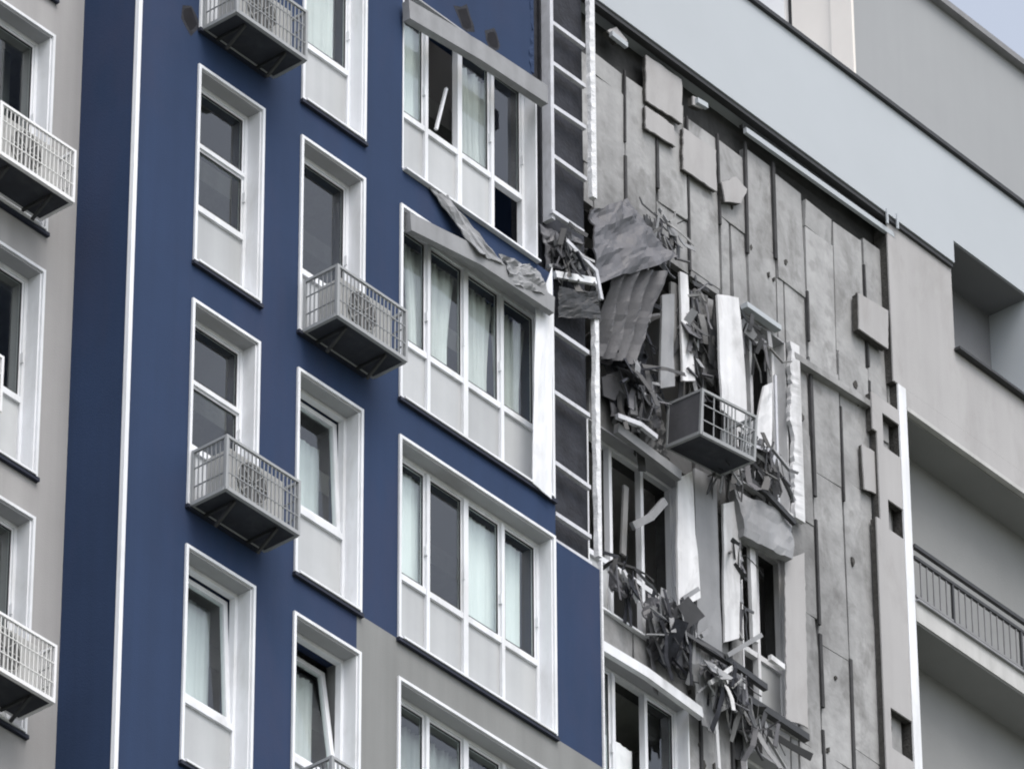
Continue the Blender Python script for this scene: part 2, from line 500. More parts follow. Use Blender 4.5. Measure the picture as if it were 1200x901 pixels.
def window(u0, u1, z0, z1, Y, ncol, rail, rail2=None, depth=0.17, white='white', panel=True, tilt=None, label=None,
           skip=(), trim=True, cols=None, tilt_deg=8):
    mb = MB()
    # lining of the reveal plus the proud white surround
    t = 0.022
    mb.box(u0, u1, Y - 0.004, Y + depth, z0 + 0.002, z0 + t)
    mb.box(u0 + 0.002, u0 + t, Y - 0.004, Y + depth, z0 + t, z1 - t)
    mb.box(u1 - t, u1 - 0.002, Y - 0.004, Y + depth, z0 + t, z1 - t)
    if trim:
        e = 0.036
        ring(mb, u0 - e, u1 + e, z0 - 0.03, z1 + e, e, Y - 0.028, Y - 0.003)
    win = mb.build('window', white, BLD)
    if label:
        win['label'] = label
    so = MB(); so.box(u0 + 0.002, u1 - 0.002, Y - 0.004, Y + depth, z1 - t, z1 - 0.002)
    so.build('reveal_head', 'soffit', win)
    yf = Y + depth
    a, b, c, d = u0 + t, u1 - t, z0 + t, z1 - t
    fr = MB()
    fw = 0.042
    ring(fr, a, b, c, d, fw, yf - 0.005, yf + 0.07)
    cs = cols or [a + (b - a) * i / ncol for i in range(ncol + 1)]
    for i in range(1, len(cs) - 1):
        wd = 0.075 if (ncol == 4 and i == 2) else 0.05
        fr.box(cs[i] - wd / 2, cs[i] + wd / 2, yf - 0.02, yf + 0.06, c + fw, d - fw)
    zr = z0 + rail
    fr.box(a + fw, b - fw, yf - 0.012, yf + 0.065, zr - 0.035, zr + 0.035)
    if rail2:
        fr.box(a + fw, b - fw, yf - 0.012, yf + 0.065, z0 + rail2 - 0.025, z0 + rail2 + 0.025)
    fr.build('frame', white, win)
    sh = MB(); sh.box(u0 + 0.01, u1 - 0.01, Y - 0.06, Y + 0.02, z0 - 0.03, z0 - 0.004)
    sh.build('sill', white, win)
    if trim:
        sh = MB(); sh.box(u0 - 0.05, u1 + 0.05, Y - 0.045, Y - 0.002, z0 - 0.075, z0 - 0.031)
        sh.build('sill_shadow', 'sill_shadow', win)  # dark strip that paints the shadow line beneath the sill
    for i in range(len(cs) - 1):
        l_, r_ = cs[i] + 0.03, cs[i + 1] - 0.03
        if i == 0: l_ = a + fw
        if i == len(cs) - 2: r_ = b - fw
        if ('u', i) not in skip:
            if tilt == i:
                # sash tipped inwards on its bottom edge
                sm = MB()
                hgt = d - zr - 0.1
                ring(sm, l_, r_, 0, hgt, 0.06, 0, 0.055)
                M = T(0, yf + 0.02, zr + 0.045) @ Matrix.Rotation(-math.radians(tilt_deg), 4, 'X')
                sm.build('sash', white, win, M)
                pm = MB(); pm.box(l_ + .055, r_ - .055, 0.02, 0.032, .055, hgt - .055)
                pm.build('pane', 'glass', win, M)
            else:
                top = d - fw
                spans = [(zr + 0.034, top)]
                if rail2:
                    spans = [(zr + 0.034, z0 + rail2 - .024), (z0 + rail2 + .024, top)]
                for z_a, z_b in spans:
                    sm = MB()
                    ring(sm, l_ - .004, r_ + .004, z_a, z_b, 0.03, yf + 0.012, yf + 0.05)
                    sm.build('sash', white, win)
                    pm = MB(); pm.box(l_ + .025, r_ - .025, yf + 0.028, yf + 0.04, z_a + .028, z_b - .028)
                    pm.build('pane', 'glass', win)
                    gk = MB(); ring(gk, l_ + .025, r_ - .025, z_a + .029, z_b - .029, 0.012, yf + 0.0115, yf + 0.027)
                    gk.build('gasket', 'darkmetal', win)
                hd = MB(); hd.box(r_ - .012, r_ + .006, yf - .028, yf + .011, zr + .45, zr + .57)
                hd.build('handle', white, win)
        if ('l', i) not in skip:
            pm = MB(); pm.box(l_ - .003, r_ + .003, yf + 0.02, yf + 0.045, c + fw - .003, zr - 0.033)
            pm.build('infill_panel' if panel else 'pane', 'panel' if panel else 'glass', win)
    return win


def curtain(u0, u1, z0, z1, Y, material, label, amp=0.03, n=5, gather=0.0, group=None, seed=0):
    r = random.Random(seed)
    ph = r.random() * 6

    def fn(u, v, nrm):
        w = math.sin(u * n * 6.283 + ph + 0.5 * math.sin(v * 3 + ph)) * amp * (0.5 + 0.5 * v) + amp * 0.5 * math.sin(u * n * 2.7 * 6.283 + ph)
        return Vector(((0.5 - u) * gather * (u1 - u0) * math.sin(v * math.pi * 0.8), w, 0))
    mb = MB()
    mb.sheet(((u0, Y, z1), (u1, Y, z1), (u1, Y, z0), (u0, Y, z0)), max(10, int(n * 9)), 10, 0.006, fn)
    o = mb.build('curtain', material, smooth=True)
    return tag(o, label, 'curtain', group)


rowname = {2: 'topmost', 1: 'second from top', 0: 'third from top', -1: 'lowest'}
for k in ROWS:
    z1, z0 = H * k, H * k + WB
    # narrow windows of column A, column B, wide windows W
    window(A0, A1, z0, z1, 0, 1, 0.86, 1.66 if k > -1 else None, tilt=0 if k == -1 else None, tilt_deg=3)
    window(B0, B1, z0, z1, 0, 1, 0.94, None, tilt=0 if k in (0, -1) else None, tilt_deg=3 if k == 0 else 8)
    if k != 2:
        window(W0, W1, z0, z1, 0, 4, 0.92)
    window(gw[0][0], gw[0][1], z0 - .07, z1 - .07, YG, 1, 0.94)
window(W0, 2.27, H * 2 + WB, H * 2, 0, 4, 0.92, white='white', trim=False, skip=(('u', 1), ('l', 3)), label='damaged window with broken sashes under a torn head trim')

# what hangs behind the glass
YI = 0.29
curtain(-2.85, -2.3, -5.35, -3.1, YI + .21, 'blind', 'pale curtain behind the lowest narrow window beside the corner trim', 0.012, 3, seed=1)
curtain(-3.15, -2.86, -5.35, -3.1, YI + .22, 'blind', 'pale curtain edge at left in the lowest narrow window beside the corner trim', 0.012, 3, seed=21)
curtain(-1.55, -0.72, -2.35, -0.3, YI + .21, 'blind', 'pale blue-white curtain in the tilted narrow window below the right-hand basket', 0.012, 4, seed=2)
curtain(-1.5, -0.75, -5.4, -3.2, YI + .21, 'fabric', 'grey-white curtain in the narrow window at the bottom edge', 0.025, 4, seed=3)
curtain(-1.3, -0.8, 3.6, 5.9, YI, 'fabric', 'pale curtain in the narrow window at the top edge', 0.025, 4, seed=4)
curtain(0.1, 0.62, -2.3, -0.1, YI, 'blind', 'leftmost pale curtain in the intact wide window above the paint change', 0.014, 3, seed=5)
curtain(1.25, 1.85, -2.3, -0.12, YI, 'blind', 'middle pale curtain in the intact wide window above the paint change', 0.014, 3, seed=6)
curtain(1.86, 2.30, -2.3, -0.12, YI + .02, 'blind', 'rightmost pale curtain in the intact wide window above the paint change', 0.014, 2, seed=7)
curtain(0.66, 1.2, -2.3, -0.1, YI + .35, 'fabric_dark', 'dark green-grey curtain in the intact wide window above the paint change', 0.03, 3, seed=8)
curtain(0.35, 1.22, 0.7, 2.85, YI, 'fabric', 'parted pale curtain at left in the wide window with the thick white jamb', 0.04, 4, 0.25, seed=9)
curtain(1.28, 1.8, 0.7, 2.85, YI, 'fabric', 'pale curtain at centre in the wide window with the thick white jamb', 0.04, 3, 0.3, seed=10)
curtain(1.85, 2.42, 0.7, 2.85, YI + .03, 'fabric', 'slanting pale curtain at right in the wide window with the thick white jamb', 0.05, 3, 0.35, seed=11)
curtain(0.1, 0.6, 3.7, 5.85, YI, 'blind', 'pale blind at left in the damaged wide window at the top', 0.012, 3, seed=12)
curtain(1.25, 1.82, 3.7, 5.8, YI, 'fabric', 'ragged pale curtain at centre in the damaged wide window at the top', 0.06, 3, 0.3, seed=13)
curtain(0.1, 2.3, -5.4, -3.1, YI + .15, 'fabric', 'long pale curtain in the lowest wide window under the grey wall', 0.04, 11, seed=14)
curtain(-3.1, -2.7, 0.7, 2.9, YI + .25, 'fabric_dark', 'dark curtain in the narrow window below the top basket', 0.03, 3, seed=15)
curtain(-3.1, -2.75, -2.3, -0.1, YI + .25, 'fabric_dark', 'dark curtain in the narrow window standing behind the lower left basket', 0.03, 3, seed=16)


# ------------------------------------------------------------------ baskets and air conditioners
def ac_unit(M, label, u=0.13, w=0.82):
    t = empty('air_conditioner', M, label, 'air conditioner', 'air conditioners in baskets')
    b = MB(); b.box(u, u + w, -0.39, -0.10, 0.045, 0.58)
    body = b.build('casing', 'acbody', t, M)
    c = Vector((u + 0.33, -0.40, 0.315))
    pts = [c + Vector((0.22 * math.cos(i * math.pi / 14), 0, 0.22 * math.sin(i * math.pi / 14))) for i in range(28)]
    g_ = MB(); g_.slab(pts, 0.012)
    fan = g_.build('fan_guard', 'acfan', t, M)
    rg = MB()
    for rr in (0.225,):
        q = [c + Vector((rr * math.cos(i * math.pi / 12), -0.012, rr * math.sin(i * math.pi / 12))) for i in range(25)]
        rg.tube(q, 0.008, 5)
    for k in range(8):
        e = Vector((math.cos(k * .785), 0, math.sin(k * .785)))
        rg.bar(c + e * .03 + Vector((0, -.012, 0)), c + e * .22 + Vector((0, -.012, 0)), .008, .010)
    rg.build('guard_ring', 'acbody', fan, M)
    f2 = MB(); f2.box(u + .05, u + .10, -.38, -.12, 0.0, 0.046); f2.build('foot', 'darkmetal', t, M)
    f3 = MB(); f3.box(u + w - .10, u + w - .05, -.38, -.12, 0.0, 0.046); f3.build('foot', 'darkmetal', t, M)
    return t


def basket(M, label, w=1.08, d=0.47, h=0.66, frame='basket', mesh='mesh', group='air conditioner baskets', side=None, broken=False):
    t = empty('air_conditioner_basket', M, label, 'basket', group)
    f = MB()
    b_ = 0.032
    for x in (0, w):
        f.bar((x, -d, 0), (x, -d, h), b_, b_)
        f.bar((x, -0.02, 0), (x, -0.02, h), b_, b_)
        f.bar((x, -d + .016, h - .016), (x, -0.036, h - .016), b_ * .98, b_ * .98, (1, 0, 0))
        f.bar((x, -d + .016, .016), (x, -0.036, .016), b_ * 1.3, b_ * 1.3, (1, 0, 0))
    f.bar((.016, -d, h - .016), (w - .016, -d, h - .016), b_ * .97, b_ * .97)
    f.bar((.016, -d, .016), (w - .016, -d, .016), b_ * 1.35, b_ * 1.35)
    f.bar((.016, -0.02, .016), (w - .016, -0.02, .016), b_ * .97, b_ * .97)
    f.build('frame', frame, t, M)
    tr = MB(); tr.box(0.012, w - .012, -d + .012, -0.03, 0.001, 0.02); tr.build('tray', 'tray', t, M)
    for x in (0.2, w - 0.25) if not broken else ():
        br = MB(); br.bar((x, -d + 0.06, -0.02), (x, -d + 0.32, -0.2), 0.03, 0.03, (1, 0, 0)); br.bar((x, -d + 0.06, -0.014), (x, -0.01, -0.014), 0.03, 0.028, (1, 0, 0))
        br.build('bracket', 'darkmetal', t, M)
    def grille(ax, lim, x):
        g_ = MB()
        q = 0.035
        rr = random.Random(int(M.translation.x * 100) + int(x * 10))
        while q < lim - .02:
            if not (broken and rr.random() < 0.4):
                e = rr.uniform(-.03, .03) if broken else 0
                if ax == 'x': g_.bar((q, -d, .034), (q + e, -d, h - .032), .010, .013)
                else: g_.bar((x, -q, .034), (x, -q + e, h - .032), .010, .013)
            q += 0.058
        for zz in (.22, .44):
            if ax == 'x': g_.bar((.017, -d - .008, zz * h / .66), (w - .017, -d - .008, zz * h / .66), .006, .012)
            else: g_.bar((x, -d + .017, zz * h / .66), (x, -.037, zz * h / .66), .012, .012, (1, 0, 0))
        return g_
    grille('x', w, 0).build('front_grille', mesh, t, M)
    if broken:
        p = MB(); p.box(-.006, .004, -d + .02, -0.035, 0.034, h - .033); p.build('side_panel', side, t, M)
    else:
        grille('y', d, 0).build('side_grille', mesh, t, M)
    grille('y', d, w).build('side_grille', mesh, t, M)
    return t


bz = WB - 0.05
for (u, z, Y, lb, fr_, me_) in (
        (-3.21, H * 2 + bz, 0, 'cut off by the top edge of the photo', 'basket', 'mesh'),
        (-3.21, bz, 0, 'with dark underside at the lower left of the navy wall', 'basket', 'mesh'),
        (-1.58, H + bz, 0, 'with dark underside just left of the second wide window', 'basket', 'mesh'),
        (-1.58, -H + bz, 0, 'cut off by the bottom edge of the photo', 'basket', 'mesh'),
        (-5.85, H + bz + 0.02, YG, 'on the grey wall at upper left', 'paleframe', 'palemesh'),
        (-5.85, -H + bz + 0.05, YG, 'on the grey wall at lower left', 'paleframe', 'palemesh'),
        (-6.75, bz - 0.02, YG, 'on the grey wall, midway at the left edge', 'paleframe', 'palemesh')):
    M = T(u, Y - 0.033, z)
    basket(M, ('white' if 'pale' in fr_ else 'grey') + ' barred basket ' + lb, frame=fr_, mesh=me_)
    ac_unit(M @ T(0, 0, 0.024), 'air conditioner inside the basket ' + lb)

# ------------------------------------------------------------------ stripped strip of the navy bay: sooty sheathing and ladder of rails
MB().box(2.30, 2.529, 0.2, 0.399, 3.45, 8.35).build('exposed_sheathing', 'soot', BLD)
MB().box(2.53, UE, 0.16, 0.399, 0.0, 10.4).build('exposed_sheathing', 'soot', BLD)
for px, py in ((655, 33), (655, 80), (655, 130), (655, 188), (655, 390), (657, 465), (657, 547), (655, 605), (655, 637)):
    p = at(px, py, 0.05)
    r = RND.uniform(-0.03, 0.03)
    mb = MB(); mb.bar((2.585, 0.06, p.z), (3.185, 0.06, p.z + r), 0.05, 0.052)
    mb.build('cross_rail', 'rail', BLD)
mb = MB(); mb.box(2.545, 2.60, 0.02, 0.15, 4.3, 10.2); mb.build('upright_rail', 'rail', BLD)
mb = MB(); mb.box(2.545, 2.575, 0.06, 0.15, 0.02, 3.0); mb.build('upright_rail', 'greymetal', BLD)
# torn white foam edge up the corner of the bay


def ragged_post(u, y0, y1, z0, z1, w, seed, name='torn_edge', material='foam', parent=None, jag=0.3):
    r = random.Random(seed)
    n = max(4, int((z1 - z0) / 0.06))
    mb = MB()
    base = len(mb.v)
    for i in range(n + 1):
        z = z0 + (z1 - z0) * i / n
        a = w * (1 + jag * (0.7 * noise.noise(Vector((z * 2.3, seed, 0))) + 0.5 * noise.noise(Vector((z * 9, seed, 3)))))
        off = 0.012 * noise.noise(Vector((z * 1.3, seed, 7)))
        for x, y in ((u - a + off, y0 + r.uniform(0, .02)), (u, y0), (u, y1), (u - a + off, y1)):
            mb.v.append(Vector((x, y, z)))
    for i in range(n):
        for k in range(4):
            j = (k + 1) % 4
            mb.f.append((base + i * 4 + k, base + i * 4 + j, base + i * 4 + 4 + j, base + i * 4 + 4 + k))
    mb.f.append((base + 3, base + 2, base + 1, base))
    mb.f.append(tuple(base + n * 4 + k for k in range(4)))
    return mb.build(name, material, parent)


ragged_post(UE + .01, -0.03, 0.04, 4.95, 10.3, 0.075, 3, parent=BLD, jag=0.5)
ragged_post(UE + .01, -0.03, 0.04, 0.15, 3.3, 0.06, 4, parent=BLD, jag=0.35)
mb = MB(); mb.box(UE + .002, UE + .03, -0.02, 0.03, -2.6, 0.12); mb.build('edge_bead', 'foam', BLD)
# punctures in the navy render over the top window
for i, (px, py, r) in enumerate(((545, 22, .12), (578, 48, .10), (222, 22, .12))):
    c = at(px, py, -0.002)
    rr = random.Random(40 + i)
    pts = [c + Vector((r * (0.6 + .6 * rr.random()) * math.cos(t * .7), 0, r * (0.8 + .8 * rr.random()) * math.sin(t * .7))) for t in range(9)]
    mb = MB(); mb.slab(pts, 0.01); mb.build('puncture', 'hole', BLD)
    pts = [Vector((c.x + (p.x - c.x) * rr.uniform(1.15, 1.6), -.0012, c.z + (p.z - c.z) * rr.uniform(1.1, 1.5))) for p in pts]
    mb = MB(); mb.slab(pts, 0.008); mb.build('chipped_rim', 'soot', BLD)
# tattered navy edge beside the strip at the top
ragged_post(2.22, -0.012, 0.10, 6.1, 8.35, 0.05, 9, 'torn_render', 'blue', BLD, 1.2)

# ------------------------------------------------------------------ recessed bay: raw wall, boards, cladding
LO, RO = (4.30, 6.02), (7.03, 8.0)
holes_d = []
for k in (2, 1, 0, -1):
    holes_d += [(LO[0], 6.80 if k == 2 else LO[1], H * k + WB, H * k), (RO[0], RO[1], H * k + WB, H * k)]
UL = 10.18                                  # loggia edge
UP0, UP1, ZP0, ZP1 = 11.24, 12.80, 7.60, 9.20   # upper recess
loggia_holes = [(UL, 16.2, H * k + 0.43, H * k + 3.13 if k < 1 else 6.18) for k in (1, 0, -1)]
wall('block_wall', UE, UL - 0.18, GROUND, 10.2, YD + 0.12, YD + 0.42, holes_d, 'block')

JIT = random.Random(5)
cw, rh = 0.555, 1.02
us = []
u = 3.36
while u < UL - 0.25:
    us.append(u)
    u += cw + JIT.uniform(-.03, .03)


def in_hole(a, b, c, d, pad=0.0):
    return any(a < h[1] - pad and b > h[0] + pad and c < h[3] - pad and d > h[2] + pad for h in holes_d)


def clip_board(a, b, c, d):
    """pieces of a board left round the openings"""
    pcs = [(a, b, c, d)]
    for h in holes_d:
        nx = []
        for (p, q, r, s) in pcs:
            if p >= h[1] or q <= h[0] or r >= h[3] or s <= h[2]:
                nx.append((p, q, r, s)); continue
            if p < h[0]: nx.append((p, h[0], r, s))
            if q > h[1]: nx.append((h[1], q, r, s))
            m0, m1 = max(p, h[0]), min(q, h[1])
            if r < h[2]: nx.append((m0, m1, r, h[2]))
            if s > h[3]: nx.append((m0, m1, h[3], s))
        pcs = nx
    return [p for p in pcs if p[1] - p[0] > 0.07 and p[3] - p[2] > 0.07]


top_z = {}
for i, u in enumerate(us):
    top_z[i] = 8.5 - JIT.choice((0.0, 0.06, 0.14))
    if u < 5.3: top_z[i] = 8.25 - JIT.choice((0, .2))
    if 6.1 < u < 7.3: top_z[i] = 8.32 - JIT.choice((0, .12))
for i, u in enumerate(us):
    z = -4.2 + (i % 2) * 0.45
    right_u = us[i + 1] if i + 1 < len(us) else UL - 0.19
    while z < top_z[i] - 0.15:
        zz = min(z + JIT.uniform(1.1, 2.6), top_z[i])
        if not (RND.random() < 0.02):
            for (a, b, c, d) in clip_board(u, right_u, z, zz):
                g_ = JIT.uniform(.008, .030)
                y = YD + JIT.uniform(-.006, .012)
                tl_, ti_ = JIT.uniform(-.014, .014), JIT.uniform(-.012, .012)
                j = lambda s_: JIT.uniform(-s_, s_)
                pts = [Vector((a + g_ + j(.01), y - tl_ - ti_, c + .005 + j(.006))), Vector((b - g_ + j(.01), y + tl_ - ti_, c + .005 + j(.006))),
                       Vector((b - g_ + j(.01), y + tl_ + ti_, d - .004 + j(.006))), Vector((a + g_ + j(.01), y - tl_ + ti_, d - .004 + j(.006)))]
                if JIT.random() < 0.05 and (b - a) > .3 and (d - c) > .4:       # a corner knocked off
                    k = JIT.randrange(4)
                    p, n_, q = pts[k - 1], pts[k], pts[(k + 1) % 4]
                    pts[k:k + 1] = [n_.lerp(p, JIT.uniform(.12, .35)), n_.lerp(q, JIT.uniform(.1, .3)) if False else n_.lerp(Vector((q.x, q.y, q.z)), JIT.uniform(.1, .3))]
                mb = MB(); mb.slab(pts, 0.085)
                mb.build('insulation_board', 'board', BLD)
        z = zz


for i, u in enumerate(us[1:]):
    z = -4.0 + JIT.uniform(0, .6)
    while z < 8.2:
        z2 = min(z + JIT.uniform(0.7, 2.4), top_z[i + 1] + .05)
        if z2 - z > .2 and not in_hole(u - .03, u + .03, z, z2) and JIT.random() < 0.85:
            w_ = JIT.uniform(.013, .030)
            dx = JIT.uniform(-.02, .02)
            mb = MB(); mb.bar((u + dx, YD - .012, z), (u + dx * JIT.uniform(-.6, 1), YD - .012, z2), 0.03, w_ * 2)
            mb.build('vertical_rail', 'darkrail', BLD)
        z = z2 + JIT.uniform(.05, .4)


def cladding(pts, Y=YC, skin='beige', core=True, name='cladding_panel'):
    """piece of rendered cladding: thin finish skin over a dark wool core"""
    P = [Vector((p.x, Y, p.z)) for p in pts]
    mb = MB(); mb.slab(P, 0.018)
    o = mb.build(name, skin, BLD)
    if core:
        c = sum(P, Vector()) / len(P)
        Q = [Vector((c.x + (p.x - c.x) * .985, Y + 0.019, c.z + (p.z - c.z) * .985)) for p in P]
        mb = MB(); mb.slab(Q, YD - Y - 0.035)
        mb.build('wool_core', 'wool', o)
    return o


RG = random.Random(99)


def ragged(P, step=0.07, amp=0.014):
    out = []
    for a, b in zip(P, P[1:] + P[:1]):
        n = max(1, int((b - a).length / step))
        for i in range(n):
            q = a.lerp(b, i / n)
            out.append(q + Vector((RG.uniform(-amp, amp), 0, RG.uniform(-amp, amp))))
    return out


def px_panel(pixels, amp=0.009, **kw):
    kw.setdefault('Y', 0.925)
    return cladding(ragged([at(x, y, kw['Y']) for x, y in pixels], amp=amp), **kw)


# remnants of the finish on the stripped wall
px_panel([(757, 64), (799, 94), (800, 145), (758, 118)])
px_panel([(757, 124), (790, 148), (792, 172), (757, 150)], Y=0.93)
px_panel([(801, 150), (839, 176), (840, 224), (801, 198)])
px_panel([(846, 214), (862, 207), (876, 222), (868, 238), (850, 236)], Y=0.9)
px_panel([(1006, 343), (1041, 364), (1041, 409), (1007, 385)], Y=YC + .002, amp=.003)
px_panel([(712, 36), (722, 32), (736, 48), (724, 50)], Y=0.9)
px_panel([(812, 113), (826, 120), (824, 128), (812, 122)], Y=0.9)
# beige column left standing at the edge of the loggias, with pockets knocked out of it
ue = UL - 0.152
pockets = [(9.70, ue + 1, at(1046, 530, YC).z, at(1046, 492, YC).z), (9.74, ue + 1, at(1048, 624, YC).z, at(1048, 590, YC).z),
           (9.62, ue + 1, at(1058, 884, YC).z, at(1058, 838, YC).z), (9.0, 9.58, at(1020, 600, YC).z, at(1020, 480, YC).z - .25)]
for y0_, y1_, du, mt, nm in ((YC, YC + .02, 0, 'beige', 'beige_wall'), (YC + .0205, YD - .02, .012, 'wool', 'wool_core')):
    wall(nm, 9.50 + du, ue, -0.2, at(1046, 476, YC).z, y0_, y1_, pockets, mt)
px_panel([(1010, 520), (1026, 530), (1030, 580), (1013, 572)], Y=0.93, amp=.008)
px_panel([(920, 655), (943, 648), (947, 852), (922, 842)], Y=0.9, skin='beige', core=False)
# intact finish between the stripped wall, the loggia and the upper recess
e0 = at(1041, 300, YC).x
holes_c = [(UP0, UP1, ZP0, ZP1), (UL, 16.2, 3.43, 6.18), (UL, 16.2, 0.43, 3.13), (UL, 16.2, -2.57, 0.13)]
wall('beige_wall', e0, 16.2, 6.45, 8.86, YC, YC + 0.02, holes_c, 'beige')
wall('wool_core', e0 + .01, UL + .1, 6.46, 8.85, YC + 0.0205, YD + 0.10, [], 'wool')
wall('beige_wall', UL, 16.2, 6.18, 6.449, YC, YC + 0.02, [], 'beige')
wall('loggia_lintel', UL, 16.2, 6.12, 6.178, YC - .02, YC + 0.06, [], 'palestone')
# white trim on the edge of the loggias
mb = MB(); mb.box(UL - 0.15, UL - 0.001, YC - .01, YC + .015, -4, 6.44); mb.build('loggia_edge_trim', 'white', BLD)
mb = MB(); mb.box(UL - 0.14, UL - 0.003, YC + .016, YC + .169, -4, 6.44); mb.build('wool_core', 'wool', BLD)
wall('backing_wall', UL - .175, 16.2, 6.20, 10.2, YC + .13, YC + .5, [(UP0, UP1, ZP0, ZP1)], 'slab')

# pale band below the roof with its dark coping
wall('pale_band', UE + .02, 16.2, 8.865, 10.56, YB, YB + 0.30, [(UP0, UP1, ZP0, ZP1)], 'band')
mb = MB(); mb.box(UE + .02, 16.2, YB - 0.05, YB + 0.45, 10.565, 10.625); mb.build('coping', 'darkmetal', BLD)
mb = MB(); mb.box(UE + .02, UP0 - .01, YB + 0.02, YC + 0.06, 8.80, 8.862); mb.build('band_edge_strip', 'darkmetal', BLD)  # dark strip painting the shadow line under the overhanging band
p0, p1 = at(873, 153, 0.90), at(1046, 276, 0.90)
mb = MB(); mb.bar(p0, p1, 0.05, 0.075); mb.build('starter_rail', 'band', BLD)
mb = MB(); mb.bar(p0 + Vector((0, .06, .09)), p1 + Vector((0, .06, .09)), 0.05, 0.05); mb.build('starter_rail', 'darkmetal', BLD)
# little spikes left on the band over the recess
for px, py in ((1040, 262), (1052, 268)):
    c = at(px, py, YB - .01); mb = MB(); mb.bar(c, c + Vector((0.0, 0, .22)), .02, .03); mb.build('peg', 'band', BLD)
# upper recess: grey back, pale right cheek
yb = YB + 0.62
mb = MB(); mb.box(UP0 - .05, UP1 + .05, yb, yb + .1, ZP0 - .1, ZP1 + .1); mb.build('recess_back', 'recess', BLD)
mb = MB(); mb.box(UP1 + .001, UP1 + .06, YC + .51, yb, ZP0 - .1, ZP1 + .1); mb.build('recess_cheek', 'band', BLD)
mb = MB(); mb.box(UP1 - .02, UP1 - .001, YC + .0, yb - .001, ZP0 + .001, ZP1 - .02); mb.build('recess_cheek', 'band', BLD)
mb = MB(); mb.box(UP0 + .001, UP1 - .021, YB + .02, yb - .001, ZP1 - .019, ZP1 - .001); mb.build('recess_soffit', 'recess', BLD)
mb = MB(); mb.box(UP0 - .02, UP1 + .02, YB - .03, YC + .12, ZP0 - .04, ZP0 - .003); mb.build('recess_sill', 'darkmetal', BLD)
mb = MB(); mb.box(UP1 + .06, 16.2, YB - .02, YC - .001, 9.02, 9.08); mb.build('band_edge_strip', 'darkmetal', BLD)

# loggias
for k in (1, 0, -1):
    zt, zb = (3 * k + 0.43), (3 * k + 0.13)
    mb = MB(); mb.box(UL + .001, 16.2, YC - .02, 3.0, zb + .001, zt - .03); mb.build('balcony_slab', 'palestone', BLD)
    mb = MB(); mb.box(UL + .001, 16.2, YC - .06, YC + .1, zt - .029, zt); mb.build('slab_flashing', 'trim', BLD)
    c_top = 3 * k + 3.13 if k < 1 else 6.12
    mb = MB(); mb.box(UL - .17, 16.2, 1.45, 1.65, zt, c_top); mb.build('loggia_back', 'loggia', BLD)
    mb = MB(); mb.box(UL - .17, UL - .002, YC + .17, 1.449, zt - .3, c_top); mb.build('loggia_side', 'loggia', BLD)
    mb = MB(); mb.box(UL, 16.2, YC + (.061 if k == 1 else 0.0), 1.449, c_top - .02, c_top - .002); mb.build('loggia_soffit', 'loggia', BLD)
mb = MB(); mb.box(16.2, 16.4, YC, 4.6, GROUND, 10.56); mb.build('end_wall', 'beige', BLD)
mb = MB(); mb.box(UL - .18, 16.2, YC + .1, 3.0, GROUND, -2.9); mb.build('lower_wall', 'slab', BLD)
mb = MB(); mb.box(UE + .02, UL - .19, YC + .1, YD + .1, GROUND, -4.3); mb.build('lower_wall', 'beige', BLD)
mb = MB(); mb.box(-9.5, 16.2, 1.5, 18, 9.9, 10.1); mb.build('roof_slab', 'slab', BLD)


def railing(z, label):
    M = T(UL, YC, z)
    t = empty('balcony_railing', M, label, 'railing')
    y = YC - 0.01
    for dz, w in ((0.76, .05), (0.60, .04)):
        mb = MB(); mb.bar((UL + .01, y, z + dz), (16.1, y, z + dz), w, w); mb.build('handrail', 'darkmetal', t)
    mb = MB(); mb.bar((UL + .01, y, z + .06), (16.1, y, z + .06), .03, .03); mb.build('bottom_rail', 'greymetal', t)
    x = UL + 0.13
    while x < 13.6:
        mb = MB(); mb.box(x - .008, x + .008, y - .008, y + .008, z + .076, z + .58); mb.build('baluster', 'greymetal', t)
        x += 0.125
    for x in (UL + .75, UL + 2.1, UL + 3.4):
        mb = MB(); mb.box(x - .016, x + .016, y - .016, y + .016, z + .001, z + .578); mb.build('post', 'darkmetal', t)


railing(3.43, 'dark double-rail railing with thin balusters on the balcony at right')

# rooftop block set back behind the band
YR = 4.0
rc = at(1000, 90, YR)
rtop = 17.05
mb = MB(); mb.box(rc.x, 30, YR, YR + 0.3, 10.1, rtop); mb.build('rooftop_wall', 'roofgrey', BLD)
mb = MB(); mb.box(rc.x - .0, rc.x + .3, YR + .301, YR + .98, 10.1, rtop); mb.build('rooftop_side_wall', 'roofbeige', BLD)
mb = MB(); mb.box(rc.x - .03, rc.x + .3, YR + 1.08, YR + 6, 10.1, rtop); mb.build('rooftop_side_wall', 'roofwhite', BLD)
mb = MB(); mb.box(rc.x + .06, rc.x + .3, YR + .981, YR + 1.079, 10.1, rtop); mb.build('joint_strip', 'darkmetal', BLD)
mb = MB(); mb.box(rc.x - .05, rc.x - .001, YR - .05, YR + .3, 10.1, rtop - .2); mb.build('rooftop_corner_trim', 'roofbeige', BLD)
mb = MB(); mb.box(rc.x - .12, 30, YR - .12, YR + 6.2, rtop + .001, rtop + .10); mb.build('rooftop_coping', 'greymetal', BLD)
mb = MB(); mb.box(29.7, 30, YR + .3, YR + 6, 10.1, rtop); mb.build('rooftop_side_wall', 'roofgrey', BLD)
mb = MB(); mb.box(rc.x, 30, YR + 6, YR + 6.2, 10.1, rtop); mb.build('rooftop_wall', 'roofgrey', BLD)

# ------------------------------------------------------------------ windows of the stripped bay
def px_u(px, py, Y):
    return at(px, py, Y).x


